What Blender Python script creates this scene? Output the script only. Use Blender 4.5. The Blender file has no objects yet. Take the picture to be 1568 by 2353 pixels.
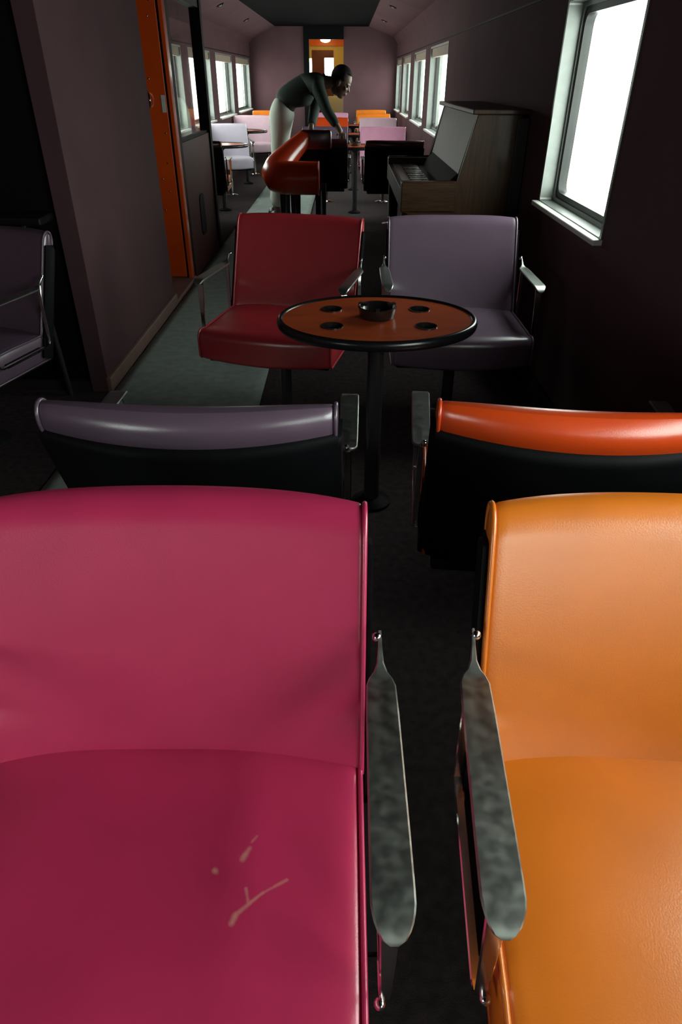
import bpy, bmesh, math, random
from mathutils import Vector, Matrix
random.seed(7)
PI = math.pi
scene = bpy.context.scene
COL = scene.collection

# ------------------------------------------------------------------ camera
IMG_W, IMG_H, FPX = 1568.0, 2353.0, 1530.0
CAM_H = 1.30
def cam_axes():
    vx, vy, dv = 797 - IMG_W / 2, -(179 - IMG_H / 2), 772 - IMG_W / 2
    yy = Vector((vx, vy, -FPX)).normalized()
    t = -(yy.x * dv - yy.z * FPX) / yy.y
    zz = -Vector((dv, t, -FPX)).normalized()
    xx = yy.cross(zz)
    return xx, yy, zz
_x, _y, _z = cam_axes()
cam_data = bpy.data.cameras.new('camera')
cam_data.sensor_fit = 'VERTICAL'
cam_data.sensor_height = 36.0
cam_data.sensor_width = 24.0
cam_data.lens = 36.0 * FPX / IMG_H
cam_data.clip_start = 0.02
cam_data.clip_end = 200
cam = bpy.data.objects.new('camera', cam_data)
COL.objects.link(cam)
cam.matrix_world = Matrix.Translation((0, 0, CAM_H)) @ Matrix((_x, _y, _z)).to_4x4()
scene.camera = cam

# ------------------------------------------------------------------ sky: an even white overcast
SKY = 10.5
world = bpy.data.worlds.new('overcast_sky')
scene.world = world
world.use_nodes = True
wn = world.node_tree.nodes; wl = world.node_tree.links
wn.clear()
w_out = wn.new('ShaderNodeOutputWorld')
w_bg = wn.new('ShaderNodeBackground')
w_tc = wn.new('ShaderNodeTexCoord')
w_sep = wn.new('ShaderNodeSeparateXYZ')
w_ramp = wn.new('ShaderNodeValToRGB')
w_map = wn.new('ShaderNodeMapRange')
w_map.inputs['From Min'].default_value = -1; w_map.inputs['From Max'].default_value = 1
wl.new(w_tc.outputs['Generated'], w_sep.inputs[0])
wl.new(w_sep.outputs['Z'], w_map.inputs['Value'])
wl.new(w_map.outputs[0], w_ramp.inputs[0])
e = w_ramp.color_ramp.elements
e[0].position = 0.30; e[0].color = (0.62, 0.66, 0.64, 1)
e[1].position = 0.52; e[1].color = (0.93, 1.0, 0.95, 1)
wl.new(w_ramp.outputs[0], w_bg.inputs['Color'])
w_bg.inputs['Strength'].default_value = SKY
wl.new(w_bg.outputs[0], w_out.inputs[0])

scene.view_settings.view_transform = 'Standard'
scene.view_settings.look = 'None'
scene.view_settings.exposure = 0.1
scene.view_settings.gamma = 1.0
scene.view_settings.use_curve_mapping = False

# ------------------------------------------------------------------ materials
MATS = {}
def mat(name, col, rough=0.5, metal=0.0, spec=0.5, noise=0.0, nscale=20.0, bump=0.0, bscale=200.0, coat=0.0, emit=None, estr=0.0, stretch=None, rvar=0.0):
    m = bpy.data.materials.new(name); m.use_nodes = True
    nt = m.node_tree; b = nt.nodes['Principled BSDF']
    b.inputs['Base Color'].default_value = (*col, 1)
    b.inputs['Roughness'].default_value = rough
    b.inputs['Metallic'].default_value = metal
    b.inputs['Specular IOR Level'].default_value = spec
    b.inputs['Coat Weight'].default_value = coat
    b.inputs['Coat Roughness'].default_value = 0.08
    if emit:
        b.inputs['Emission Color'].default_value = (*emit, 1)
        b.inputs['Emission Strength'].default_value = estr
    tc = nt.nodes.new('ShaderNodeTexCoord')
    vec = tc.outputs['Object']
    if stretch:
        mp = nt.nodes.new('ShaderNodeMapping'); mp.inputs['Scale'].default_value = stretch
        nt.links.new(vec, mp.inputs['Vector']); vec = mp.outputs['Vector']
    if noise > 0 or rvar > 0:
        n = nt.nodes.new('ShaderNodeTexNoise'); n.inputs['Scale'].default_value = nscale; n.inputs['Detail'].default_value = 6
        nt.links.new(vec, n.inputs['Vector'])
        if noise > 0:
            mr = nt.nodes.new('ShaderNodeMapRange')
            mr.inputs['From Min'].default_value = 0.3; mr.inputs['From Max'].default_value = 0.7
            mr.inputs['To Min'].default_value = 1 - noise; mr.inputs['To Max'].default_value = 1 + noise
            nt.links.new(n.outputs['Fac'], mr.inputs['Value'])
            mx = nt.nodes.new('ShaderNodeVectorMath'); mx.operation = 'SCALE'
            mx.inputs[0].default_value = col
            nt.links.new(mr.outputs[0], mx.inputs['Scale'])
            nt.links.new(mx.outputs[0], b.inputs['Base Color'])
        if rvar > 0:
            mr2 = nt.nodes.new('ShaderNodeMapRange')
            mr2.inputs['From Min'].default_value = 0.3; mr2.inputs['From Max'].default_value = 0.7
            mr2.inputs['To Min'].default_value = max(0.02, rough - rvar); mr2.inputs['To Max'].default_value = rough + rvar
            nt.links.new(n.outputs['Fac'], mr2.inputs['Value'])
            nt.links.new(mr2.outputs[0], b.inputs['Roughness'])
    if bump > 0:
        n2 = nt.nodes.new('ShaderNodeTexNoise'); n2.inputs['Scale'].default_value = bscale; n2.inputs['Detail'].default_value = 3
        nt.links.new(vec, n2.inputs['Vector'])
        bp = nt.nodes.new('ShaderNodeBump'); bp.inputs['Strength'].default_value = bump; bp.inputs['Distance'].default_value = 0.002
        nt.links.new(n2.outputs['Fac'], bp.inputs['Height'])
        nt.links.new(bp.outputs[0], b.inputs['Normal'])
    MATS[name] = m
    return m

def vinyl(name, col, rough=0.28):
    return mat(name, col, rough, spec=1.0, noise=0.06, nscale=9, bump=0.10, bscale=420)
VIN = {
    'pink': vinyl('vinyl_crimson_pink', (0.50, 0.028, 0.100)),
    'amber': vinyl('vinyl_amber_orange', (0.60, 0.150, 0.009)),
    'vermilion': vinyl('vinyl_vermilion', (0.58, 0.055, 0.006)),
    'purple': vinyl('vinyl_dusty_purple', (0.115, 0.075, 0.113)),
    'red': vinyl('vinyl_red', (0.40, 0.030, 0.040)),
    'rose': vinyl('vinyl_rose', (0.62, 0.28, 0.42)),
    'palepink': vinyl('vinyl_pale_pink', (0.62, 0.42, 0.50)),
    'lilac': vinyl('vinyl_pale_lilac', (0.56, 0.50, 0.60)),
    'maroon': vinyl('vinyl_maroon', (0.060, 0.006, 0.010)),
}
M_SHELL = mat('black_plastic_shell', (0.004, 0.004, 0.005), 0.6, spec=0.10, noise=0.2, nscale=30)
M_STEEL = mat('scuffed_steel', (0.40, 0.43, 0.40), 0.36, metal=1.0, noise=0.10, nscale=70, rvar=0.06)
M_CHROME = mat('chrome', (0.62, 0.63, 0.61), 0.14, metal=1.0)
M_POST = mat('dark_polished_post', (0.03, 0.03, 0.032), 0.18, spec=0.6, coat=0.3)
M_WALL = mat('mauve_wall_carpet', (0.105, 0.055, 0.063), 0.85, spec=0.12, noise=0.10, nscale=3.0, bump=0.25, bscale=260)
M_WALLDARK = mat('dark_brown_wall', (0.030, 0.022, 0.022), 0.7, spec=0.2, noise=0.15, nscale=4, bump=0.1)
M_BLACKPANEL = mat('black_panel', (0.005, 0.005, 0.006), 0.6, spec=0.12)
M_CEIL = mat('black_ceiling', (0.004, 0.004, 0.005), 0.9, spec=0.03, noise=0.2, nscale=6)
M_FLOOR = mat('maroon_carpet', (0.052, 0.040, 0.042), 0.95, spec=0.1, noise=0.3, nscale=40, bump=0.6, bscale=350)
M_RUNNER = mat('grey_green_runner', (0.33, 0.39, 0.36), 0.8, spec=0.2, noise=0.14, nscale=22, bump=0.5, bscale=300)
M_BASEB = mat('brown_baseboard', (0.22, 0.13, 0.11), 0.5, noise=0.1, nscale=15)
M_ORANGE = mat('orange_enamel_door', (0.78, 0.085, 0.005), 0.25, spec=0.7, coat=0.6, noise=0.05, nscale=5)
M_LACQ = mat('dark_red_lacquer', (0.07, 0.013, 0.014), 0.5, spec=0.15, coat=0.0, noise=0.1, nscale=8)
M_BLACKTRIM = mat('black_trim', (0.004, 0.004, 0.005), 0.6, spec=0.08)
M_ALU = mat('aluminium_frame', (0.22, 0.24, 0.225), 0.4, metal=0.5, noise=0.08, nscale=20)
M_ALUDARK = mat('dark_window_gasket', (0.012, 0.014, 0.013), 0.4)
M_SILL = mat('pale_sill', (0.62, 0.62, 0.58), 0.4, noise=0.06, nscale=12)
M_VAL = mat('beige_valance', (0.34, 0.27, 0.21), 0.7, noise=0.08, nscale=10)
M_TABLE = mat('red_brown_laminate', (0.42, 0.068, 0.018), 0.28, spec=0.5, noise=0.18, nscale=6, stretch=(1, 5, 1))
M_RUBBER = mat('black_bumper', (0.008, 0.008, 0.009), 0.24, spec=0.55)
M_CUP = mat('black_cup_well', (0.012, 0.012, 0.012), 0.25)
M_ASH = mat('gunmetal_ashtray', (0.10, 0.10, 0.10), 0.22, metal=0.9)
M_WOOD = mat('walnut_piano', (0.036, 0.016, 0.006), 0.45, spec=0.2, noise=0.45, nscale=5, stretch=(14, 14, 1.2), coat=0.05)
M_WOODH = mat('walnut_piano_horizontal', (0.036, 0.016, 0.006), 0.45, spec=0.2, noise=0.45, nscale=5, stretch=(2, 14, 18), coat=0.05)
M_DESK = mat('brown_music_desk', (0.075, 0.036, 0.026), 0.45, spec=0.2, coat=0.0, noise=0.15, nscale=6)
M_KEYW = mat('ivory_keys', (0.70, 0.70, 0.64), 0.25)
M_KEYB = mat('black_keys', (0.01, 0.01, 0.01), 0.2)
M_PBACK = mat('piano_back_black', (0.015, 0.013, 0.012), 0.6)
M_BOLST = mat('orange_red_vinyl_bolster', (0.62, 0.045, 0.008), 0.26, spec=0.6, bump=0.06, bscale=300)
M_SKIN = mat('brown_skin', (0.13, 0.075, 0.05), 0.45, spec=0.45)
M_HAIR = mat('black_hair', (0.008, 0.008, 0.008), 0.8, spec=0.2, bump=0.8, bscale=120)
M_SHIRT = mat('dark_green_grey_shirt', (0.030, 0.040, 0.036), 0.8, spec=0.2, bump=0.5, bscale=40)
M_TROUS = mat('pale_grey_green_trousers', (0.44, 0.47, 0.42), 0.85, spec=0.15, bump=0.5, bscale=30)
M_SHOE = mat('black_shoe', (0.01, 0.01, 0.01), 0.35)
M_EYE = mat('dark_eye', (0.01, 0.008, 0.007), 0.2)
M_YELLOW = mat('yellow_vestibule_wall', (0.62, 0.50, 0.16), 0.6, noise=0.05)
M_VORANGE = mat('orange_vestibule', (0.75, 0.16, 0.02), 0.4)
M_VDOOR = mat('red_brown_end_door', (0.13, 0.035, 0.02), 0.4, noise=0.1)
M_WHITE = mat('white_cupboard', (0.80, 0.78, 0.72), 0.5)
M_BRASS = mat('brass', (0.75, 0.35, 0.10), 0.3, metal=1.0)
M_LAMP = mat('warm_lamp_glass', (0.9, 0.8, 0.5), 0.4, emit=(1.0, 0.72, 0.30), estr=14.0)
M_DOWN = mat('downlight_lens', (0.25, 0.24, 0.24), 0.3)

def glass_mat():
    m = bpy.data.materials.new('window_glass'); m.use_nodes = True
    nt = m.node_tree; nt.nodes.clear()
    o = nt.nodes.new('ShaderNodeOutputMaterial'); mx = nt.nodes.new('ShaderNodeMixShader')
    tr = nt.nodes.new('ShaderNodeBsdfTransparent'); gl = nt.nodes.new('ShaderNodeBsdfGlossy')
    tr.inputs[0].default_value = (0.93, 0.96, 0.94, 1)
    gl.inputs['Roughness'].default_value = 0.03
    lw = nt.nodes.new('ShaderNodeLayerWeight'); lw.inputs['Blend'].default_value = 0.5
    pw_ = nt.nodes.new('ShaderNodeMath'); pw_.operation = 'POWER'; pw_.inputs[1].default_value = 5.0
    ma_ = nt.nodes.new('ShaderNodeMath'); ma_.operation = 'MULTIPLY_ADD'; ma_.inputs[1].default_value = 0.55; ma_.inputs[2].default_value = 0.04
    nt.links.new(lw.outputs['Facing'], pw_.inputs[0]); nt.links.new(pw_.outputs[0], ma_.inputs[0])
    # faint dirt film on the glass
    tc = nt.nodes.new('ShaderNodeTexCoord'); ns = nt.nodes.new('ShaderNodeTexNoise')
    ns.inputs['Scale'].default_value = 3.0; ns.inputs['Detail'].default_value = 8
    rp = nt.nodes.new('ShaderNodeValToRGB')
    rp.color_ramp.elements[0].position = 0.55; rp.color_ramp.elements[0].color = (0.95, 0.97, 0.95, 1)
    rp.color_ramp.elements[1].position = 0.75; rp.color_ramp.elements[1].color = (0.78, 0.80, 0.79, 1)
    nt.links.new(tc.outputs['Object'], ns.inputs['Vector']); nt.links.new(ns.outputs['Fac'], rp.inputs[0])
    nt.links.new(rp.outputs[0], tr.inputs[0])
    nt.links.new(ma_.outputs[0], mx.inputs[0]); nt.links.new(tr.outputs[0], mx.inputs[1]); nt.links.new(gl.outputs[0], mx.inputs[2])
    nt.links.new(mx.outputs[0], o.inputs[0])
    return m
M_GLASS = glass_mat()

def scuffed_pink():
    """crimson vinyl with the pale scratches that mark this one seat"""
    m = vinyl('vinyl_crimson_pink_scratched', (0.50, 0.028, 0.100))
    nt = m.node_tree; b = nt.nodes['Principled BSDF']
    src = b.inputs['Base Color'].links[0].from_socket
    tc = nt.nodes.new('ShaderNodeTexCoord')
    ns = nt.nodes.new('ShaderNodeTexNoise'); ns.inputs['Scale'].default_value = 60; ns.inputs['Detail'].default_value = 4
    nt.links.new(tc.outputs['Object'], ns.inputs['Vector'])
    sep = nt.nodes.new('ShaderNodeSeparateXYZ'); nt.links.new(tc.outputs['Object'], sep.inputs[0])
    def math_(op, a, bb, c=None):
        n = nt.nodes.new('ShaderNodeMath'); n.operation = op
        for i, v in enumerate((a, bb, c)):
            if v is None: continue
            if isinstance(v, (int, float)): n.inputs[i].default_value = v
            else: nt.links.new(v, n.inputs[i])
        return n.outputs[0]
    marks = SCRATCHES
    best = None
    for (ax, ay, bx_, by_, r, k) in marks:
        dx, dy = bx_ - ax, by_ - ay; L2 = dx * dx + dy * dy + 1e-9
        px = math_('SUBTRACT', sep.outputs['X'], ax); py = math_('SUBTRACT', sep.outputs['Y'], ay)
        t = math_('DIVIDE', math_('ADD', math_('MULTIPLY', px, dx), math_('MULTIPLY', py, dy)), L2)
        t = math_('MINIMUM', math_('MAXIMUM', t, 0.0), 1.0)
        ex = math_('SUBTRACT', px, math_('MULTIPLY', t, dx)); ey = math_('SUBTRACT', py, math_('MULTIPLY', t, dy))
        d = math_('SQRT', math_('ADD', math_('MULTIPLY', ex, ex), math_('MULTIPLY', ey, ey)), None)
        d = math_('ADD', d, math_('MULTIPLY', math_('SUBTRACT', ns.outputs['Fac'], 0.5), r * 1.6))
        f = math_('MULTIPLY', math_('SUBTRACT', 1.0, math_('MINIMUM', math_('DIVIDE', math_('MAXIMUM', d, 0.0), r), 1.0)), k)
        best = f if best is None else math_('MAXIMUM', best, f)
    mx = nt.nodes.new('ShaderNodeMix'); mx.data_type = 'RGBA'
    nt.links.new(best, mx.inputs[0]); nt.links.new(src, mx.inputs[6]); mx.inputs[7].default_value = (0.62, 0.36, 0.26, 1)
    nt.links.new(mx.outputs[2], b.inputs['Base Color'])
    return m

# ------------------------------------------------------------------ mesh helpers
def smooth(me, angle=None):
    for p in me.polygons: p.use_smooth = True
    if angle is not None:
        me.set_sharp_from_angle(angle=angle)
def mesh_of(name, bm, sm=None):
    bmesh.ops.recalc_face_normals(bm, faces=bm.faces[:])
    me = bpy.data.meshes.new(name); bm.to_mesh(me); bm.free()
    if sm: smooth(me, sm)
    return me
def obj(name, me, m=None, parent=None, loc=None):
    o = bpy.data.objects.new(name, me); COL.objects.link(o)
    if m is not None:
        if len(me.materials) == 0: me.materials.append(m)
        elif me.materials[0] != m:
            o.material_slots[0].link = 'OBJECT'; o.material_slots[0].material = m
    if parent: o.parent = parent
    if loc: o.location = loc
    return o
def bobj(name, bm, m, parent=None, sm=None, loc=None):
    return obj(name, mesh_of(name, bm, sm), m, parent, loc)
def empty(name, loc=(0, 0, 0), rz=0.0):
    o = bpy.data.objects.new(name, None); COL.objects.link(o)
    o.location = loc; o.rotation_euler = (0, 0, rz); o.empty_display_size = 0.1
    return o
def tag(o, label=None, cat=None, group=None, kind=None):
    if label: o['label'] = label
    if cat: o['category'] = cat
    if group: o['group'] = group
    if kind: o['kind'] = kind
    return o
def box(bm, x0, x1, y0, y1, z0, z1, bev=0.0):
    r = bmesh.ops.create_cube(bm, size=1.0)
    vs = r['verts']
    bmesh.ops.scale(bm, verts=vs, vec=(abs(x1 - x0), abs(y1 - y0), abs(z1 - z0)))
    bmesh.ops.translate(bm, verts=vs, vec=((x0 + x1) / 2, (y0 + y1) / 2, (z0 + z1) / 2))
    if bev > 0:
        es = list({e for v in vs for e in v.link_edges})
        bmesh.ops.bevel(bm, geom=es, offset=bev, segments=2, affect='EDGES', profile=0.5)
    return vs
def boxbm(*a, **k):
    bm = bmesh.new(); box(bm, *a, **k); return bm
def rings(bm, loops, cap0=True, cap1=True, close=True):
    """loft a list of point loops"""
    vl = [[bm.verts.new(p) for p in lp] for lp in loops]
    n = len(vl[0])
    for a, b in zip(vl[:-1], vl[1:]):
        for i in range(n if close else n - 1):
            j = (i + 1) % n
            bm.faces.new((a[i], a[j], b[j], b[i]))
    if cap0: bm.faces.new(list(reversed(vl[0])))
    if cap1: bm.faces.new(vl[-1])
    return vl
def lathe(bm, prof, seg=24, center=(0, 0), cap=True, sx=1.0, sy=1.0):
    loops = []
    for (r, z) in prof:
        loops.append([(center[0] + sx * r * math.cos(2 * PI * i / seg), center[1] + sy * r * math.sin(2 * PI * i / seg), z) for i in range(seg)])
    return rings(bm, loops, cap, cap)
def tube(bm, pts, r, seg=8, closed=False):
    pts = [Vector(p) for p in pts]
    n = len(pts); loops = []
    prev = None
    for i, p in enumerate(pts):
        if closed: t = (pts[(i + 1) % n] - pts[i - 1])
        else: t = pts[min(i + 1, n - 1)] - pts[max(i - 1, 0)]
        t.normalize()
        if prev is None:
            up = Vector((0, 0, 1)) if abs(t.z) < 0.9 else Vector((1, 0, 0))
            a = t.cross(up).normalized()
        else:
            a = (prev - t * prev.dot(t)).normalized()
        prev = a
        b = t.cross(a)
        rr = r[i] if isinstance(r, (list, tuple)) else r
        loops.append([p + a * (rr * math.cos(2 * PI * k / seg)) + b * (rr * math.sin(2 * PI * k / seg)) for k in range(seg)])
    if closed:
        vl = [[bm.verts.new(p) for p in lp] for lp in loops]
        for i in range(n):
            A, B = vl[i], vl[(i + 1) % n]
            for k in range(seg):
                j = (k + 1) % seg
                bm.faces.new((A[k], A[j], B[j], B[k]))
    else:
        rings(bm, loops)
def ball(bm, c, r, seg=10, sc=(1, 1, 1)):
    res = bmesh.ops.create_uvsphere(bm, u_segments=seg, v_segments=max(6, seg // 2 + 1), radius=r)
    bmesh.ops.scale(bm, verts=res['verts'], vec=sc)
    bmesh.ops.translate(bm, verts=res['verts'], vec=c)
    return res['verts']
def rrect(x0, x1, y0, y1, rad, seg=5):
    """rounded rectangle; rad: (r at x0y0, x1y0, x1y1, x0y1)"""
    if isinstance(rad, (int, float)): rad = (rad,) * 4
    pts = []
    for (cx, cy, r, a0) in ((x0 + rad[0], y0 + rad[0], rad[0], PI), (x1 - rad[1], y0 + rad[1], rad[1], 1.5 * PI),
                            (x1 - rad[2], y1 - rad[2], rad[2], 0), (x0 + rad[3], y1 - rad[3], rad[3], 0.5 * PI)):
        for k in range(seg + 1):
            a = a0 + 0.5 * PI * k / seg
            pts.append((cx + r * math.cos(a), cy + r * math.sin(a)))
    return pts
def densify(pts, step):
    out = []
    n = len(pts)
    for i in range(n):
        a, b = pts[i], pts[(i + 1) % n]
        d = math.hypot(b[0] - a[0], b[1] - a[1]); k = max(1, int(d / step))
        for j in range(k):
            t = j / k; out.append((a[0] + (b[0] - a[0]) * t, a[1] + (b[1] - a[1]) * t))
    return out

# ------------------------------------------------------------------ the car: dimensions
XL, XR = -1.80, 0.93
Y0, Y1 = -2.45, 14.90
SILL, WTOP = 0.80, 1.585
CEIL = 2.08
WT = 0.11
WIN_R = [(-2.25, -0.75), (-0.35, 1.05), (2.57, 3.50), (7.40, 8.92), (9.46, 10.98), (11.62, 13.08), (13.56, 14.78)]
WIN_L = [(-2.25, -0.75), (7.25, 8.72), (9.12, 10.54), (10.98, 12.52), (12.96, 14.70)]

def side_wall(name, x_in, sgn, wins, m):
    bm = bmesh.new()
    xa, xb = sorted((x_in, x_in + sgn * WT))
    box(bm, xa, xb, Y0, Y1, 0, SILL)
    box(bm, xa, xb, Y0, Y1, WTOP, 2.2)
    ys = [Y0] + [v for w in wins for v in w] + [Y1]
    for a, b in zip(ys[0::2], ys[1::2]):
        box(bm, xa, xb, a, b, SILL, WTOP)
    return tag(bobj(name, bm, m), kind='structure')
side_wall('wall_right', XR, 1, WIN_R, M_WALL)
side_wall('wall_left', XL, -1, WIN_L, M_WALL)
tag(bobj('floor', boxbm(XL - WT, XR + WT, Y0, Y1 + 2.0, -0.08, 0), M_FLOOR), kind='structure')

bm = bmesh.new()
box(bm, -1.31, 0.394, Y0, Y1, CEIL, CEIL + 0.08)
tag(bobj('ceiling', bm, M_CEIL), kind='structure')
def cove(name, pts):
    bm = bmesh.new()
    lo = [(x, Y0, z) for x, z in pts] + [(x, Y0, z + 0.06) for x, z in reversed(pts)]
    hi = [(p[0], Y1, p[2]) for p in lo]
    rings(bm, [lo, hi])
    return tag(bobj(name, bm, M_WALL), kind='structure')
cove('trim_1', [(XL - 0.02, 1.80), (-1.74, 1.89), (-1.648, 1.935), (-1.31, CEIL), (-1.25, CEIL + 0.005)])
cove('trim_2', [(XR + 0.02, 1.80), (0.90, 1.87), (0.851, 1.928), (0.394, CEIL), (0.33, CEIL + 0.005)])
# joint moulding over the windows
tag(bobj('trim_3', boxbm(XR - 0.006, XR + 0.01, Y0, Y1, 1.612, 1.622), M_BLACKTRIM), kind='structure')
tag(bobj('trim_4', boxbm(XL - 0.01, XL + 0.006, Y0, Y1, 1.612, 1.622), M_BLACKTRIM), kind='structure')
tag(bobj('baseboard_right', boxbm(XR - 0.015, XR + 0.01, Y0, Y1, 0, 0.09), M_WALLDARK), kind='structure')
tag(bobj('baseboard_left', boxbm(XL - 0.01, XL + 0.015, 6.5, Y1, 0, 0.09), M_WALLDARK), kind='structure')

# aisle runner
bm = bmesh.new()
nx, ny = 14, 220
grid = []
for j in range(ny + 1):
    row = []
    y = Y0 + 0.05 + (Y1 - Y0 - 0.1) * j / ny
    for i in range(nx + 1):
        x = -1.125 + (0.725) * i / nx
        wv = 0.0035 * math.sin(x * 17 + 2.5 * math.sin(y * 5.1)) * math.sin(y * 9 + x * 6) + 0.002 * math.sin(23 * x + 31 * y)
        row.append(bm.verts.new((x, y, 0.007 + wv * 0.7)))
    grid.append(row)
for j in range(ny):
    for i in range(nx):
        bm.faces.new((grid[j][i], grid[j][i + 1], grid[j + 1][i + 1], grid[j + 1][i]))
run = bobj('aisle_runner', bm, M_RUNNER, sm=1.2)
sol = run.modifiers.new('thickness', 'SOLIDIFY'); sol.thickness = 0.005; sol.offset = -1
tag(run, 'worn grey-green carpet runner along the aisle beside the mauve partition', 'carpet')

# ------------------------------------------------------------------ windows
def portal(name, c, d, width):
    """light portal: helps the renderer find the sky through an opening; c centre, d direction into the car"""
    ld = bpy.data.lights.new(name, 'AREA'); ld.shape = 'RECTANGLE'
    ld.size = width; ld.size_y = WTOP - SILL
    ld.cycles.is_portal = True
    lo = bpy.data.objects.new(name, ld); COL.objects.link(lo)
    zz = -Vector(d); xx = Vector((-zz.y, zz.x, 0)); yy = zz.cross(xx)
    lo.matrix_world = Matrix.Translation(c) @ Matrix((xx, yy, zz)).transposed().to_4x4()
WN = 0
def window(x_in, sgn, y0, y1, valance):
    global WN
    WN += 1
    mid_ = (y0 + y1) / 2
    suffix = '_offscreen' if y1 < 2.0 else ''
    root = tag(empty('window_%d%s' % (WN, suffix), (x_in, mid_, SILL)), kind='structure')
    cy = (y0 + y1) / 2; hy = (y1 - y0) / 2; h = WTOP - SILL
    X = lambda d: sgn * d
    def ring(name, inset_o, inset_i, d0, d1, m, ro, ri):
        bm = bmesh.new()
        o = rrect(-hy + inset_o, hy - inset_o, inset_o, h - inset_o, ro, 5)
        i = rrect(-hy + inset_i, hy - inset_i, inset_i, h - inset_i, ri, 5)
        L = [[(X(d0), a, b) for a, b in o], [(X(d0), a, b) for a, b in i], [(X(d1), a, b) for a, b in i], [(X(d1), a, b) for a, b in o]]
        vl = [[bm.verts.new(p) for p in lp] for lp in L]
        n = len(o)
        for k in range(4):
            A, B = vl[k], vl[(k + 1) % 4]
            for q in range(n):
                j = (q + 1) % n
                bm.faces.new((A[q], A[j], B[j], B[q]))
        return bobj(name, bm, m, root, sm=0.5)
    ring('window_frame', -0.002, 0.016, -0.004, WT, M_ALU, 0.004, 0.012)
    ring('inner_frame', 0.012, 0.034, 0.055, WT - 0.005, M_ALU, 0.01, 0.03)
    ring('gasket', 0.030, 0.058, 0.062, WT - 0.01, M_ALUDARK, 0.03, 0.045)
    bm = bmesh.new()
    p = rrect(-hy + 0.045, hy - 0.045, 0.045, h - 0.045, 0.03, 4)
    rings(bm, [[(X(0.083), a, b) for a, b in p], [(X(0.087), a, b) for a, b in p]])
    bobj('pane', bm, M_GLASS, root)
    bobj('window_sill', boxbm(X(-0.035), X(0.058), -hy - 0.01, hy + 0.01, -0.008, 0.012, bev=0.004), M_SILL, root)
    if valance:
        bobj('valance', boxbm(X(0.012), X(0.05), -hy + 0.015, hy - 0.015, h - 0.095, h - 0.012, bev=0.006), M_VAL, root)
        bobj('center_bar', boxbm(X(0.05), X(0.08), hy * 0.42 - 0.012, hy * 0.42 + 0.012, 0.03, h - 0.03), M_ALU, root)
    zc = (SILL + WTOP) / 2; out = x_in + sgn * (WT + 0.02)
    portal('window_%d_portal%s' % (WN, suffix), (out, mid_, zc), (-sgn, 0, 0), y1 - y0)
for i, (a, b) in enumerate(WIN_R): window(XR, 1, a, b, i >= 3)
for i, (a, b) in enumerate(WIN_L): window(XL, -1, a, b, i >= 1)

# ------------------------------------------------------------------ end walls and vestibule
DX0, DX1, DZ = -0.697, -0.061, 1.89
bm = bmesh.new()
box(bm, XL, DX0 - 0.1, Y1, Y1 + 0.08, 0, 2.14)
box(bm, DX1, XR, Y1, Y1 + 0.08, 0, 2.14)
tag(bobj('wall_back', bm, M_WALL), kind='structure')
bm = bmesh.new()
box(bm, DX0 - 0.1, DX0, Y1 - 0.03, Y1 + 0.09, 0, 2.14)
box(bm, DX0, DX1, Y1 - 0.03, Y1 + 0.09, DZ, 2.14)
tag(bobj('trim_5', bm, M_BLACKTRIM), kind='structure')
tag(bobj('wall_front', boxbm(XL, XR, Y0 - WT, Y0, 0, 2.14), M_WALL), kind='structure')
VY = 16.4
bm = bmesh.new()
box(bm, -0.90, -0.82, Y1 + 0.09, VY, 0, 2.02); box(bm, 0.0, 0.08, Y1 + 0.09, VY, 0, 2.02)
tag(bobj('wall_vestibule_side', bm, M_YELLOW), kind='structure')
tag(bobj('ceiling_vestibule', boxbm(-0.9, 0.08, Y1 + 0.09, VY + 0.06, 1.95, 2.03), M_VORANGE), kind='structure')
bm = bmesh.new()
box(bm, -0.82, -0.785, VY, VY + 0.06, 0, 1.95); box(bm, -0.785, -0.715, VY, VY + 0.06, 0, 1.0); box(bm, -0.785, -0.715, VY, VY + 0.06, 1.63, 1.95)
box(bm, -0.715, 0.0, VY, VY + 0.06, 1.77, 1.95); box(bm, -0.27, 0.0, VY, VY + 0.06, 0, 1.77)
tag(bobj('wall_vestibule_end', bm, M_YELLOW), kind='structure')
tag(bobj('trim_6', boxbm(-0.82, 0.0, VY - 0.05, VY - 0.002, 1.84, 1.95), M_VORANGE), kind='structure')
bm = bmesh.new()
box(bm, -0.715, -0.455, VY, VY + 0.05, 0, 1.77); box(bm, -0.455, -0.27, VY, VY + 0.05, 0, 1.27); box(bm, -0.455, -0.27, VY, VY + 0.05, 1.64, 1.77)
d = tag(bobj('door_1', bm, M_VDOOR), kind='structure')
bm = bmesh.new(); ball(bm, (-0.66, VY - 0.03, 1.36), 0.035)
bobj('door_handle', bm, M_BRASS, d, sm=1.0)
bobj('pane', boxbm(-0.455, -0.27, VY + 0.02, VY + 0.024, 1.27, 1.64), M_GLASS, d)
cb = empty('cupboard', (-0.2, VY - 0.16, 0))
bobj('body', boxbm(-0.18, 0.18, 0.0, 0.15, 0, 0.98, bev=0.006), M_WHITE, cb)
bobj('door', boxbm(-0.165, 0.165, -0.014, 0.002, 0.08, 0.95, bev=0.004), M_WHITE, cb)
tag(cb, 'white cupboard standing in the vestibule beyond the far doorway', 'cupboard')
vl_ = empty('ceiling_lamp', (-0.42, 15.9, 1.95))
bm = bmesh.new(); lathe(bm, [(0.11, 0.0), (0.12, -0.01), (0.115, -0.02)], 20); bobj('base', bm, M_BRASS, vl_, sm=0.6)
bm = bmesh.new(); lathe(bm, [(0.10, -0.018), (0.09, -0.05), (0.05, -0.07), (0.01, -0.075)], 20); bobj('shade', bm, M_LAMP, vl_, sm=0.8)
tag(vl_, 'warm glowing ceiling lamp in the vestibule beyond the far doorway', 'lamp')

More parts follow.
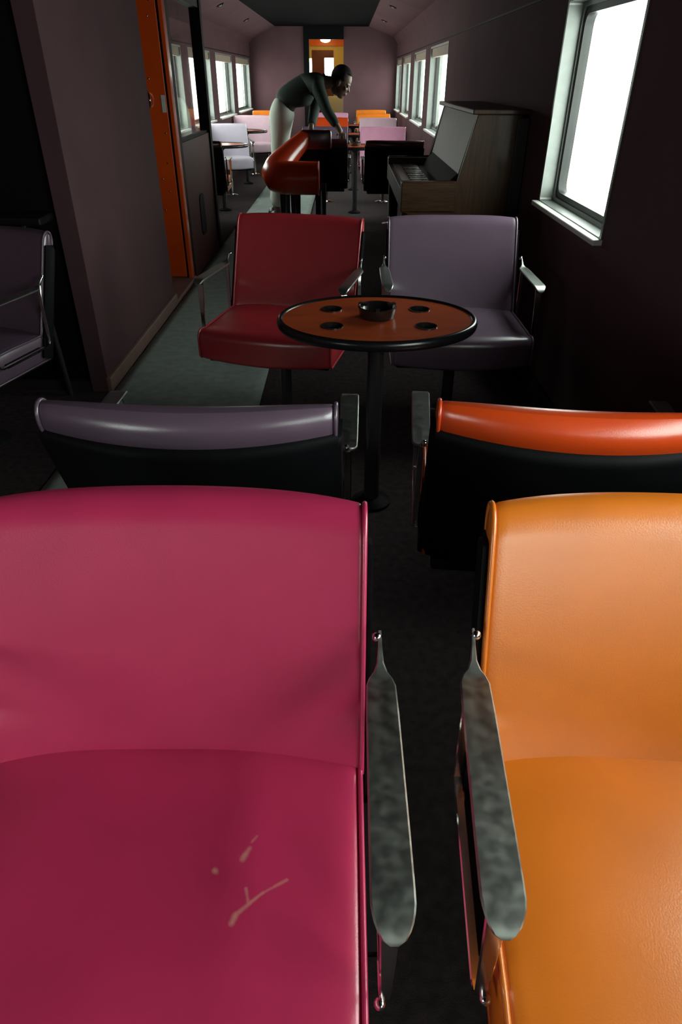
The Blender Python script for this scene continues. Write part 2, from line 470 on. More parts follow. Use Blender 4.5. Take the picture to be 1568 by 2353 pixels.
# ------------------------------------------------------------------ left side: closet block, orange door, lacquered panel
PX = -1.158
tag(bobj('wall_partition', boxbm(PX - 0.074, PX, 3.075, 4.57, 0.0, 2.14), M_WALL), kind='structure')
tag(bobj('trim_7', boxbm(PX - 0.080, PX + 0.006, 3.060, 3.078, 0.0, 2.14, bev=0.003), M_WALL), kind='structure')
tag(bobj('wall_closet_front', boxbm(XL, PX - 0.074, 3.10, 3.16, 0, 2.14), M_BLACKPANEL), kind='structure')
tag(bobj('wall_closet_end', boxbm(XL, PX - 0.03, 5.26, 5.32, 0, 2.14), M_WALLDARK), kind='structure')
bm = bmesh.new()
box(bm, PX - 0.002, PX + 0.022, 3.055, 4.57, 0, 0.075, bev=0.006)
tag(bobj('baseboard_partition', bm, M_BASEB), kind='structure')
tag(bobj('trim_8', boxbm(XL, PX - 0.06, 3.072, 3.105, 0, 0.05), M_WALLDARK), kind='structure')
tag(bobj('trim_9', boxbm(PX - 0.2, PX + 0.022, 4.57, 5.25, 0, 0.03, bev=0.005), M_BASEB), kind='structure')
# door leaf standing open
dr = tag(empty('door_2', (PX - 0.036, 5.20, 0)), kind='structure')
bobj('door_leaf', boxbm(-0.58, 0.0, -0.02, 0.02, 0.035, 2.06, bev=0.004), M_ORANGE, dr)
bobj('edge_strip', boxbm(0.004, 0.014, -0.02, 0.02, 0.03, 2.06), M_BLACKTRIM, dr)
bobj('casing', boxbm(0.014, 0.042, -0.024, 0.05, 0.01, 2.10, bev=0.004), M_ORANGE, dr)
bm = bmesh.new(); tube(bm, [(-0.115, -0.02, 1.215), (-0.105, -0.055, 1.20), (-0.10, -0.06, 1.17), (-0.105, -0.055, 1.14), (-0.115, -0.02, 1.13)], 0.008, 8)
bobj('door_handle', bm, M_CHROME, dr, sm=1.0)
bobj('lock_plate', boxbm(-0.035, -0.008, -0.026, -0.018, 1.10, 1.20, bev=0.002), M_SILL, dr)
for (sx, sz) in ((-0.06, 1.62), (-0.10, 1.29), (-0.03, 0.98), (-0.045, 0.80), (-0.09, 0.70), (-0.05, 0.62), (-0.10, 0.50), (-0.04, 1.70)):
    bm = bmesh.new(); ball(bm, (sx, -0.022, sz), 0.006, 8, (1, 0.5, 1)); bobj('screw', bm, M_CHROME, dr, sm=1.0)
# lacquered panel wall beyond the door
pw = tag(bobj('wall_lacquer_panel', boxbm(PX - 0.06, PX, 5.27, 6.42, 0.0, 0.91), M_LACQ), kind='structure')
tag(bobj('trim_11', boxbm(PX - 0.065, PX + 0.005, 5.25, 5.33, 0.0, 2.14, bev=0.004), M_BLACKTRIM), kind='structure')
tag(bobj('trim_12', boxbm(PX - 0.062, PX + 0.003, 5.33, 6.42, 1.75, 2.14), M_WALLDARK), kind='structure')
sg = tag(empty('window_20', (PX - 0.03, 5.875, 0.91)), kind='structure')
bobj('pane', boxbm(-0.003, 0.003, -0.54, 0.54, 0.0, 0.84), M_GLASS, sg)
bobj('window_frame', boxbm(-0.02, 0.02, -0.54, 0.54, 0.0, 0.02), M_BLACKTRIM, sg)
tag(bobj('trim_10', boxbm(PX - 0.07, PX + 0.015, 6.42, 6.50, 0.0, 2.14, bev=0.004), M_BLACKTRIM), kind='structure')
bm = bmesh.new()
p = rrect(5.74, 5.92, 0.22, 0.52, 0.05, 4)
rings(bm, [[(PX - 0.004, a, b) for a, b in p], [(PX + 0.006, a, b) for a, b in p]])
bobj('vent_cover', bm, M_BLACKTRIM, pw)
# counter shelf on the closet front
sh = empty('counter_shelf', (-1.55, 3.02, 0))
bobj('top', boxbm(-0.245, 0.30, -0.10, 0.085, 0.785, 0.815, bev=0.006), M_RUBBER, sh)
bm = bmesh.new(); tube(bm, [(0.22, 0.0, 0.0), (0.18, 0.0, 0.79)], 0.012, 10); bobj('leg', bm, M_POST, sh, sm=1.0)
tag(sh, 'black counter shelf on a slim leg against the dark closet front', 'shelf')

# ------------------------------------------------------------------ chairs
HW = 0.279                      # half width of the cushions
BB = Vector((0, 0.150, 0.430)); BD = Vector((0, 0.380, 0.925)).normalized(); BN = Vector((0, 0.925, -0.380)).normalized()
SAG = 0.024
def back_pt(u, s, t):
    """u across, s up the back, t thickness to the rear"""
    p = BB + BD * s + BN * (t * (1 - 0.36 * (u / HW) ** 2))
    return Vector((u, p.y - SAG * (u / HW) ** 2, p.z))
def back_mesh():
    bm = bmesh.new(); loops = []
    base = densify(rrect(0.0, 0.085, 0.0, 0.405, (0.018, 0.02, 0.040, 0.046), 5), 0.014)   # (t, s)
    us = [-HW + HW * 2 * k / 22 for k in range(23)]
    us = [-HW, -HW + 0.004, -HW + 0.012] + us[1:-1] + [HW - 0.012, HW - 0.004, HW]
    for u in us:
        e = HW - abs(u); ins = 0.009 if e < 0.001 else (0.003 if e < 0.006 else 0.0)
        lp = []
        for (t, s) in base:
            ct, cs = 0.0425, 0.2
            t2 = ct + (t - ct) * (1 - ins / 0.043); s2 = cs + (s - cs) * (1 - ins / 0.2)
            w = (1 - (u / HW) ** 4)
            bul = w * math.sin(PI * min(max(s2 / 0.40, 0), 1)) * 0.0
            if t2 < ct: t2 -= bul * (1 - t2 / ct)
            k = HW - abs(u)
            lumb = 0.009 * math.exp(-(k / 0.045) ** 2 - ((s2 - 0.105 + 0.35 * k) / 0.016) ** 2) if t2 < ct else 0.0
            s2 += 0.010 * w * (1 if s2 > 0.3 else 0) * (s2 - 0.3) / 0.1
            lp.append(back_pt(u, s2, t2 + lumb))
        loops.append(lp)
    rings(bm, loops)
    return mesh_of('back_cushion', bm, 0.9)
def back_piping(sx):
    bm = bmesh.new()
    base = densify(rrect(-0.001, 0.086, -0.001, 0.406, (0.018, 0.02, 0.040, 0.046), 5), 0.04)
    tube(bm, [back_pt(sx * (HW - 0.003), s, t - 0.0 * math.exp(-((s - 0.13) / 0.08) ** 2)) for (t, s) in base], 0.0042, 6, closed=True)
    return mesh_of('piping', bm, 2.0)
def shell_mesh():
    bm = bmesh.new(); loops = []
    e = HW + 0.002
    us = [-e - 0.007, -e - 0.005, -e, -e + 0.0005] + [-0.27 + 0.54 * k / 16 for k in range(17)] + [e - 0.0005, e, e + 0.005, e + 0.007]
    for u in us:
        side = abs(u) >= e - 0.0001
        base = rrect(0.010 if side else 0.078, 0.104 if abs(u) < e + 0.006 else 0.098, -0.075, 0.352 if side else 0.362, (0.008, 0.012, 0.020, 0.006), 4)
        loops.append([back_pt(u, s, t) for (t, s) in base])
    rings(bm, loops)
    return mesh_of('back_shell', bm, 0.7)
def seat_prof(u, ins):
    base = densify(rrect(-0.275, 0.168, 0.335, 0.440, (0.022, 0.015, 0.015, 0.036), 6), 0.018)
    lp = []
    w = 1 - (u / 0.278) ** 2; w4 = 1 - (u / 0.278) ** 4
    for (y, z) in base:
        y2 = -0.035 + (y + 0.035) * (1 - ins / 0.24); z2 = 0.388 + (z - 0.388) * (1 - ins / 0.052)
        if z > 0.40: z2 += 0.014 * w4 * (0.4 + 0.6 * math.sin(PI * (y + 0.275) / 0.48))
        if z > 0.39 and y < -0.1: z2 += 0.010 * (-0.1 - y) / 0.17
        if z > 0.40: z2 += 0.0022 * math.sin(u * 17 + y * 9) * math.sin(y * 15 - u * 5 + 1.0) - 0.006 * math.exp(-((0.278 - abs(u)) / 0.05) ** 2 - ((y + 0.20 - 0.3 * (0.278 - abs(u))) / 0.02) ** 2)
        if y < -0.15:
            y2 -= 0.030 * w * (-0.15 - y) / 0.125
            if z < 0.39: z2 -= 0.012 * w
        lp.append(Vector((u, y2, z2)))
    return lp
SHW = 0.277
def seat_mesh():
    bm = bmesh.new(); loops = []
    us = [-SHW, -SHW + 0.005, -SHW + 0.014] + [-SHW + SHW * 2 * k / 20 for k in range(1, 20)] + [SHW - 0.014, SHW - 0.005, SHW]
    for u in us:
        e = SHW - abs(u); ins = 0.011 if e < 0.001 else (0.004 if e < 0.008 else 0.0)
        loops.append(seat_prof(u, ins))
    rings(bm, loops)
    return mesh_of('seat_cushion', bm, 0.9)
def seat_piping(sx):
    bm = bmesh.new()
    tube(bm, seat_prof(sx * (SHW - 0.003), 0.001), 0.0042, 6, closed=True)
    return mesh_of('piping', bm, 2.0)
def ribbon(bm, path, thick):
    """path: (y, z, width in x)"""
    loops = []
    n = len(path)
    for i, (y, z, w) in enumerate(path):
        a = path[max(i - 1, 0)]; b = path[min(i + 1, n - 1)]
        t = Vector((0, b[0] - a[0], b[1] - a[1])).normalized(); nn = Vector((0, -t.z, t.y)) * (thick / 2)
        c = Vector((0, y, z)); h = Vector((w / 2, 0, 0)); k = min(thick * 0.3, w * 0.2); hk = Vector((k, 0, 0))
        loops.append([c - h + nn * 0.4, c - h + hk + nn, c + h - hk + nn, c + h + nn * 0.4, c + h - nn * 0.4, c + h - hk - nn, c - h + hk - nn, c - h - nn * 0.4])
    rings(bm, loops)
AZ = 0.62
def arm_mesh():
    bm = bmesh.new()
    ribbon(bm, [(0.196, AZ + 0.036, 0.004), (0.176, AZ + 0.022, 0.006), (0.160, AZ + 0.010, 0.010), (0.149, AZ + 0.004, 0.019), (0.140, AZ + 0.001, 0.032), (0.128, AZ, 0.040), (0.08, AZ, 0.0425),
                (0.0, AZ, 0.044), (-0.08, AZ, 0.0455), (-0.140, AZ, 0.046), (-0.152, AZ - 0.0005, 0.0455), (-0.160, AZ - 0.002, 0.043), (-0.167, AZ - 0.005, 0.039), (-0.173, AZ - 0.009, 0.033), (-0.178, AZ - 0.014, 0.024), (-0.180, AZ - 0.018, 0.012)], 0.007)
    return mesh_of('armrest', bm, 0.6)
def strap_mesh():
    bm = bmesh.new()
    ribbon(bm, [(-0.120, AZ - 0.003, 0.026), (-0.140, AZ - 0.012, 0.026), (-0.146, AZ - 0.030, 0.025), (-0.154, 0.50, 0.019), (-0.158, 0.425, 0.014), (-0.152, 0.408, 0.014), (-0.135, 0.400, 0.014),
                (0.0, 0.400, 0.014), (0.115, 0.400, 0.014), (0.138, 0.405, 0.014), (0.146, 0.425, 0.014), (0.150, 0.55, 0.016), (0.155, AZ - 0.02, 0.014), (0.164, AZ + 0.008, 0.010)], 0.006)
    return mesh_of('arm_frame', bm, 0.6)
def bolt_mesh(c, r=0.0075):
    bm = bmesh.new(); ball(bm, c, r, 10); return mesh_of('bolt', bm, 2.0)
def pan_mesh():
    bm = bmesh.new(); box(bm, -0.255, 0.255, -0.235, 0.19, 0.312, 0.342, bev=0.008)
    for s in (-1, 1): box(bm, s * 0.255, s * 0.292, -0.10, 0.10, 0.388, 0.402)
    for s in (-1, 1): box(bm, min(s * 0.25, s * 0.268), max(s * 0.25, s * 0.268), -0.11, 0.11, 0.33, 0.402)
    return mesh_of('seat_pan', bm, 0.6)
def post_mesh():
    bm = bmesh.new(); lathe(bm, [(0.027, 0.012), (0.025, 0.05), (0.025, 0.29), (0.045, 0.30), (0.085, 0.312)], 20); return mesh_of('pedestal', bm, 0.6)
def flange_mesh():
    bm = bmesh.new(); lathe(bm, [(0.085, 0.0), (0.085, 0.008), (0.06, 0.014), (0.026, 0.02)], 24); return mesh_of('floor_flange', bm, 0.6)
ME = dict(back=back_mesh(), shell=shell_mesh(), seat=seat_mesh(), arm=arm_mesh(), strap=strap_mesh(), pan=pan_mesh(), post=post_mesh(), flange=flange_mesh(),
          bpl=back_piping(-1), bpr=back_piping(1), spl=seat_piping(-1), spr=seat_piping(1))
for k, m in (('shell', M_SHELL), ('arm', M_STEEL), ('strap', M_CHROME), ('pan', M_SHELL), ('post', M_POST), ('flange', M_POST)):
    ME[k].materials.append(m)
for k in ('back', 'seat', 'bpl', 'bpr', 'spl', 'spr'):
    ME[k].materials.append(VIN['pink'])
BOLTS = [bolt_mesh((0, -0.160, 0.415)), bolt_mesh((0, 0.150, 0.412)), bolt_mesh((0, 0.190, AZ + 0.030))]
for b_ in BOLTS: b_.materials.append(M_CHROME)
def chair(x, y, rot, vin, label, group, detail=True, seat_vin=None, posts=None, parts_label=None):
    root = empty('lounge_armchair', (x, y, 0), math.radians(rot))
    tag(root, label, 'chair', group)
    vs = seat_vin or vin
    s = obj('seat_cushion', ME['seat'], vs, root); b = obj('back_cushion', ME['back'], vin, root)
    if seat_vin: s['label'] = 'scratched seat cushion' if seat_vin.name.endswith('scratched') else 'orange seat cushion'
    if detail:
        obj('piping', ME['bpl'], vin, b); obj('piping', ME['bpr'], vin, b)
        pv = VIN['pink'] if vs.name.endswith('scratched') else vs
        obj('piping', ME['spl'], pv, s); obj('piping', ME['spr'], pv, s)
    obj('back_shell', ME['shell'], None, root)
    obj('seat_pan', ME['pan'], None, root)
    p = obj('pedestal', ME['post'], posts, root); obj('floor_flange', ME['flange'], posts, p)
    for sx in (-1, 1):
        a = obj('armrest', ME['arm'], None, root, (sx * 0.298, 0, 0))
        f = obj('arm_frame', ME['strap'], None, root, (sx * 0.298, 0, 0))
        if detail:
            for q, bmz in enumerate(BOLTS):
                obj('bolt', bmz, None, f, (-sx * (0.006 if q < 2 else 0.004), 0, 0))
    return root
# the pale marks on the pink seat (chair-local metres)
PINK = (-0.246, 0.490)
SCRATCHES = [(0.085, -0.030, 0.086, -0.031, 0.0055, 0.8), (0.118, -0.016, 0.126, 0.000, 0.005, 0.55), (0.128, 0.008, 0.134, 0.016, 0.003, 0.4),
             (0.116, -0.092, 0.119, -0.082, 0.005, 0.6), (0.122, -0.080, 0.135, -0.068, 0.0035, 0.45), (0.133, -0.070, 0.128, -0.052, 0.003, 0.45),
             (0.135, -0.068, 0.150, -0.056, 0.003, 0.5), (0.150, -0.056, 0.178, -0.040, 0.0028, 0.35)]
PINKSEAT = scuffed_pink()

chair(PINK[0], PINK[1], 0, VIN['pink'], 'crimson-pink vinyl armchair with pale scratches on its seat, beside the amber chair', 'armchairs in the near lounge', seat_vin=PINKSEAT)
chair(0.468, 0.478, -3.5, VIN['amber'], 'amber-orange vinyl armchair next to the scratched pink armchair', 'armchairs in the near lounge')
chair(-0.286, 1.44, 179, VIN['purple'], 'dusty purple armchair with its black back shell turned to the pink chair', 'armchairs in the near lounge')
chair(0.480, 1.43, 175, VIN['vermilion'], 'vermilion armchair with its black back shell turned to the amber chair', 'armchairs in the near lounge')
chair(-0.262, 2.83, -12.5, VIN['red'], 'red vinyl armchair behind the oval table, angled to the aisle', 'armchairs in the near lounge')
chair(0.464, 2.82, 0, VIN['purple'], 'dusty purple armchair facing the oval table in front of the piano', 'armchairs in the near lounge')
chair(-1.505, 2.53, -15, VIN['purple'], 'dusty purple armchair against the left wall by the black counter shelf', 'armchairs in the near lounge')
CH = M_CHROME
FG = 'armchairs in the far lounge'
chair(-0.27, 7.78, 180, VIN['maroon'], 'maroon armchair with black back shell that the bending man leans on', FG, posts=CH)
chair(0.468, 7.62, 180, VIN['maroon'], 'armchair with black back shell beside the far side of the piano keyboard', FG, posts=CH)
chair(-1.472, 7.45, 182, VIN['maroon'], 'armchair with black back and orange seat just past the lacquered panel', FG, seat_vin=VIN['amber'], posts=CH)
chair(-0.25, 9.12, 2, VIN['purple'], 'grey-purple armchair just behind the bending man, across the table from him', FG, posts=CH)
chair(0.45, 9.12, 0, VIN['rose'], 'rose-pink armchair facing the table behind the piano, right of the grey-purple one', FG, posts=CH)
chair(-0.25, 11.35, 0, VIN['vermilion'], 'vermilion armchair in the row behind the grey-purple armchair', FG, False, posts=CH)
chair(0.475, 11.30, 0, VIN['palepink'], 'pale pink armchair in the row behind the rose-pink armchair', FG, False, posts=CH)
chair(-0.25, 13.0, 0, VIN['rose'], 'pink armchair in the row behind the vermilion far armchair', FG, False, posts=CH)
chair(0.46, 12.75, 0, VIN['amber'], 'amber armchair in the row behind the pale pink armchair', FG, False, posts=CH)
chair(0.46, 14.25, 0, VIN['amber'], 'amber armchair against the far end wall', FG, False, posts=CH)
chair(-1.50, 9.62, 14, VIN['lilac'], 'pale lilac armchair under the left windows facing the black-backed chair', FG, posts=CH)
chair(-1.46, 11.9, 8, VIN['palepink'], 'pale pink armchair under the left windows behind the lilac one', FG, posts=CH)
chair(-1.42, 13.75, 0, VIN['amber'], 'amber armchair under the last left window before the end wall', FG, False, posts=CH)

# ------------------------------------------------------------------ oval tables
TZ = 0.68
TA, TB = 0.312, 0.250
HOLES = [(-0.140, 0.088), (0.142, 0.084), (-0.140, -0.086), (0.142, -0.090)]
def top_mesh(holes=True):
    bm = bmesh.new()
    N = 64
    def loop(f, n):
        vs = [bm.verts.new(f(2 * PI * i / n)) for i in range(n)]
        return [bm.edges.new((vs[i], vs[(i + 1) % n])) for i in range(n)]
    es = loop(lambda a: ((TA - 0.014) * math.cos(a), (TB - 0.014) * math.sin(a), TZ - 0.004), N)
    if holes:
        for (hx, hy) in HOLES:
            es += loop(lambda a: (hx + 0.030 * math.cos(-a), hy + 0.030 * math.sin(-a), TZ - 0.004), 20)
    bmesh.ops.triangle_fill(bm, edges=es, use_beauty=True)
    for f in bm.faces:
        if f.normal.z < 0: f.normal_flip()
    return mesh_of('table_top', bm)
def rim_mesh():
    bm = bmesh.new(); n = 72; prof = []
    for k in range(12):
        a = 2 * PI * k / 12
        prof.append((0.011 * math.cos(a), 0.016 * math.sin(a)))
    vl = []
    for i in range(n):
        a = 2 * PI * i / n
        vl.append([bm.verts.new(((TA - 0.011 + p[0]) * math.cos(a), (TB - 0.011 + p[0]) * math.sin(a), TZ - 0.014 + p[1])) for p in prof])
    for i in range(n):
        A, B = vl[i], vl[(i + 1) % n]
        for k in range(12):
            j = (k + 1) % 12; bm.faces.new((A[k], B[k], B[j], A[j]))
    return mesh_of('rim', bm, 2.0)
def under_mesh():
    bm = bmesh.new(); lathe(bm, [(0.30, TZ - 0.028), (0.30, TZ - 0.024)], 48, sx=0.96, sy=0.76); return mesh_of('underside', bm)
def well_mesh():
    bm = bmesh.new(); vl = lathe(bm, [(0.0335, TZ - 0.004), (0.0335, TZ - 0.001), (0.030, TZ - 0.0015), (0.029, TZ - 0.022), (0.010, TZ - 0.0225)], 20, cap=False)
    bm.faces.new(list(reversed(vl[-1]))); return mesh_of('cup_well', bm, 0.7)
def tpost_mesh():
    bm = bmesh.new(); lathe(bm, [(0.029, 0.02), (0.027, 0.05), (0.027, TZ - 0.07), (0.05, TZ - 0.045), (0.10, TZ - 0.029)], 24); return mesh_of('pedestal', bm, 0.6)
def tbase_mesh():
    bm = bmesh.new(); lathe(bm, [(0.07, 0.0), (0.07, 0.010), (0.055, 0.018), (0.03, 0.028)], 32); return mesh_of('base', bm, 0.6)
TM = dict(top=top_mesh(), topn=top_mesh(False), rim=rim_mesh(), under=under_mesh(), well=well_mesh(), post=tpost_mesh(), base=tbase_mesh())
for k, m in (('top', M_TABLE), ('topn', M_TABLE), ('rim', M_RUBBER), ('under', M_RUBBER), ('well', M_CUP), ('post', M_POST), ('base', M_SHELL)): TM[k].materials.append(m)
def table(x, y, rot, label, holes=True):
    r = tag(empty('pedestal_table', (x, y, 0), math.radians(rot)), label, 'table', 'oval pedestal tables')
    t = obj('table_top', TM['top' if holes else 'topn'], None, r); obj('rim', TM['rim'], None, r); obj('underside', TM['under'], None, r)
    if holes:
        for h in HOLES: obj('cup_well', TM['well'], None, t, (h[0], h[1], 0))
    p = obj('pedestal', TM['post'], None, r); obj('base', TM['base'], None, r)
    return r
def ashtray(x, y, label):
    r = tag(empty('ashtray', (x, y, TZ - 0.0045)), label, 'ashtray', 'ashtrays on the tables')
    bm = bmesh.new()
    vl = lathe(bm, [(0.050, 0.0), (0.054, 0.006), (0.058, 0.028), (0.060, 0.034), (0.056, 0.036), (0.040, 0.016), (0.012, 0.008)], 32, cap=False)
    bm.faces.new(list(reversed(vl[0]))); bm.faces.new(vl[-1])
    bobj('bowl', bm, M_ASH, r, sm=0.8)
    for a in (0.5, 2.6, 4.7):
        bobj('cigarette_rest', boxbm(0.038, 0.064, -0.006, 0.006, 0.030, 0.0375), M_ASH, r).rotation_euler = (0, 0, a)
table(0.100, 2.065, 1.5, 'oval red-brown table with four cup holes between the near armchairs')
ashtray(0.100, 2.070, 'gunmetal ashtray in the middle of the near oval table')
table(0.10, 8.30, 0, 'oval table between the bending man and the rose-pink armchair')
ashtray(0.10, 8.30, 'ashtray on the oval table beside the bending man')
table(0.10, 10.15, 0, 'oval table in the gap behind the rose-pink armchair', False)
table(0.10, 12.1, 0, 'oval table before the amber armchair, far down the car', False)
table(-1.40, 8.42, 0, 'oval table under the left windows between black-backed and lilac chairs', False)
table(-1.42, 10.75, 0, 'oval table under the left windows between the lilac and pale pink chairs', False)

# ------------------------------------------------------------------ upright piano
PY0, PY1 = 3.90, 5.32
pn = tag(empty('upright_piano', (0, 0, 0)), 'walnut upright piano with open keyboard against the right wall', 'piano')
prof = [(0.895, 0.0), (0.895, 1.150), (0.665, 1.150), (0.590, 0.842), (0.300, 0.842), (0.300, 0.690), (0.46, 0.660), (0.46, 0.0)]
for (ya, yb) in ((PY0, PY0 + 0.04), (PY1 - 0.04, PY1)):
    bm = bmesh.new(); rings(bm, [[(x, ya, z) for x, z in prof], [(x, yb, z) for x, z in prof]])
    bmesh.ops.bevel(bm, geom=[e for e in bm.edges], offset=0.004, segments=1, affect='EDGES')
    bobj('side_panel', bm, M_WOOD, pn)
bobj('key_block', boxbm(0.295, 0.585, PY0 - 0.008, PY0 + 0.10, 0.695, 0.838, bev=0.006), M_WOODH, pn)
bobj('key_block', boxbm(0.295, 0.585, PY1 - 0.10, PY1 + 0.008, 0.695, 0.838, bev=0.006), M_WOODH, pn)
bobj('back_frame', boxbm(0.865, 0.925, PY0 - 0.012, PY1 + 0.012, 0.0, 1.135, bev=0.004), M_PBACK, pn)
ld = bobj('lid', boxbm(0.635, 0.93, PY0 - 0.015, PY1 + 0.015, 1.148, 1.172, bev=0.005), M_WOOD, pn)
bm = bmesh.new()
md = [(0.668, 1.148), (0.600, 0.866), (0.625, 0.860), (0.70, 1.148)]
rings(bm, [[(x, PY0 + 0.041, z) for x, z in md], [(x, PY1 - 0.041, z) for x, z in md]])
bobj('music_desk', bm, M_DESK, pn)
bobj('keybed', boxbm(0.302, 0.66, PY0 + 0.04, PY1 - 0.04, 0.70, 0.775), M_WOODH, pn)
bobj('key_slip', boxbm(0.296, 0.322, PY0 + 0.101, PY1 - 0.101, 0.70, 0.800, bev=0.003), M_WOODH, pn)
bobj('lower_panel', boxbm(0.462, 0.482, PY0 + 0.04, PY1 - 0.04, 0.04, 0.70), M_WOOD, pn)
bm = bmesh.new()
fb = [(0.52, 0.800), (0.60, 0.872), (0.612, 0.868), (0.545, 0.795)]
rings(bm, [[(x, PY0 + 0.101, z) for x, z in fb], [(x, PY1 - 0.101, z) for x, z in fb]])
bobj('fallboard', bm, M_PBACK, pn)
NK = 46
kw = (PY1 - PY0 - 0.206) / NK
kme = mesh_of('white_key', boxbm(0.326, 0.475, 0.0005, kw - 0.0005, 0.776, 0.800)); kme.materials.append(M_KEYW)
bme = mesh_of('black_key', boxbm(0.375, 0.475, -0.006, 0.006, 0.798, 0.812)); bme.materials.append(M_KEYB)
for i in range(NK):
    obj('white_key', kme, None, pn, (0, PY0 + 0.103 + i * kw, 0))
    if i % 7 in (1, 2, 4, 5, 6): obj('black_key', bme, None, pn, (0, PY0 + 0.103 + i * kw, 0))
bobj('name_felt', boxbm(0.475, 0.53, PY0 + 0.101, PY1 - 0.101, 0.776, 0.803), M_PBACK, pn)
for yy in (PY0 + 0.04, PY1 - 0.04):
    bm = bmesh.new(); lathe(bm, [(0.030, 0.0), (0.024, 0.03), (0.028, 0.35), (0.038, 0.62), (0.040, 0.695)], 12, center=(0.345, yy)); bobj('front_leg', bm, M_WOOD, pn, sm=0.8)
    bobj('toe_block', boxbm(0.305, 0.47, yy - 0.03, yy + 0.03, 0.0, 0.07, bev=0.006), M_WOOD, pn)

# ------------------------------------------------------------------ orange easy chair with rolled edge
ez = tag(empty('easy_chair', (-0.48, 7.0, 0.018)), 'orange-red vinyl easy chair with a fat rolled edge, in front of the bending man', 'chair')
def V(x, y, z): return (x + 0.48, y - 7.0, z)
bm = bmesh.new()
path = [V(-0.246, 6.80, 0.507), V(-0.262, 6.80, 0.507), V(-0.30, 6.80, 0.507), V(-0.40, 6.80, 0.507), V(-0.50, 6.80, 0.508), V(-0.58, 6.805, 0.510), V(-0.630, 6.825, 0.520), V(-0.648, 6.87, 0.540),
        V(-0.635, 6.94, 0.575), V(-0.585, 7.05, 0.63), V(-0.52, 7.16, 0.69), V(-0.455, 7.26, 0.745), V(-0.40, 7.34, 0.79), V(-0.37, 7.38, 0.81)]
rad = [0.130, 0.139, 0.140, 0.140, 0.140, 0.140, 0.138, 0.133, 0.126, 0.112, 0.098, 0.086, 0.076, 0.055]
tube(bm, path, rad, 24)
bo = bobj('rolled_edge', bm, M_BOLST, ez, sm=0.8)
bm = bmesh.new()
tube(bm, [V(-0.250, 6.80 + 0.138 * math.cos(a), 0.507 + 0.138 * math.sin(a)) for a in [2 * PI * k / 32 for k in range(32)]], 0.006, 6, closed=True)
bobj('piping', bm, VIN['vermilion'], bo, sm=2.0)
bm = bmesh.new()
box(bm, *(V(-0.62, 0, 0)[0], V(-0.27, 0, 0)[0]), -0.12, 0.34, 0.40, 0.50, bev=0.03)
bobj('seat_cushion', bm, M_BOLST, ez, sm=0.8)
bm = bmesh.new()
vs = box(bm, V(-0.44, 0, 0)[0], V(-0.14, 0, 0)[0], 0.29, 0.365, 0.70, 0.865, bev=0.025)
bobj('backrest', bm, VIN['maroon'], ez, sm=0.8)
lg = mesh_of('leg', (lambda b: (lathe(b, [(0.018, 0.0), (0.022, 0.10), (0.028, 0.41)], 12), b)[1])(bmesh.new()), 0.8); lg.materials.append(M_POST)
for (lx, ly) in ((-0.11, -0.16), (0.03, -0.17), (-0.10, 0.28), (0.26, 0.28), (-0.02, -0.05), (0.22, -0.16)):
    obj('leg', lg, None, ez, (lx, ly, 0))

# ------------------------------------------------------------------ ceiling downlights
for (x, y) in ((0.555, 10.1), (0.56, 12.45), (-1.48, 9.7), (-1.48, 12.1)):
    if x > 0: z = CEIL - (x - 0.394) / (0.851 - 0.394) * (CEIL - 1.928); ang = math.atan2(-(CEIL - 1.928), 0.457)
    else: z = CEIL - (-1.31 - x) / (0.338) * (CEIL - 1.935); ang = math.atan2(CEIL - 1.935, 0.338)
    r = tag(empty('ceiling_downlight', (x, y, z)), 'small round downlight in the cove %s, %s the end wall' % ('on the piano side' if x > 0 else 'above the lilac chair', 'closest to' if y > 11 else 'second from'), 'light', 'downlights in the ceiling coves')
    r.rotation_euler = (0, -ang, 0)
    bm = bmesh.new(); lathe(bm, [(0.035, 0.01), (0.048, 0.004), (0.048, -0.006), (0.034, -0.010), (0.030, 0.004)], 18); bobj('ring', bm, M_BLACKTRIM, r, sm=0.7)
    bm = bmesh.new(); ball(bm, (0, 0, -0.004), 0.022, 12, (1, 1, 0.5)); bobj('lens', bm, M_DOWN, r, sm=2.0)

# ------------------------------------------------------------------ the bending man
def skin_eval(name, chains, sub=2):
    """chains: list of lists of (pos, radius); a shared position joins chains"""
    verts, rad, edges, idx = [], [], [], {}
    for ch in chains:
        prev = None
        for (p, r) in ch:
            key = tuple(round(c, 4) for c in p)
            if key not in idx:
                idx[key] = len(verts); verts.append(p); rad.append(r)
            i = idx[key]
            if prev is not None and prev != i: edges.append((prev, i))
            prev = i
    me = bpy.data.meshes.new(name + '_skeleton'); me.from_pydata(verts, edges, [])
    o = bpy.data.objects.new(name + '_skeleton', me); COL.objects.link(o)
    sk = o.modifiers.new('skin', 'SKIN'); sk.use_smooth_shade = True
    for i, sv in enumerate(me.skin_vertices[0].data):
        r = rad[i]
        sv.radius = (r, r) if isinstance(r, (int, float)) else r
        sv.use_root = (i == 0)
    ss = o.modifiers.new('sub', 'SUBSURF'); ss.levels = sub; ss.render_levels = sub
    dg = bpy.context.evaluated_depsgraph_get(); dg.update()
    out = bpy.data.meshes.new_from_object(o.evaluated_get(dg))
    bpy.data.objects.remove(o); bpy.data.meshes.remove(me)
    out.name = name
    for p in out.polygons: p.use_smooth = True
    return out
MY = 7.82
def P(x, y, z): return (x, MY + y, z)
pel = P(-0.660, 0, 1.00); wst = P(-0.575, 0, 1.105); ch1 = P(-0.455, 0, 1.190); ch2 = P(-0.345, 0, 1.235); nb = P(-0.245, 0, 1.255)
nk = P(-0.165, -0.01, 1.245); hd0 = P(-0.115, -0.01, 1.245)
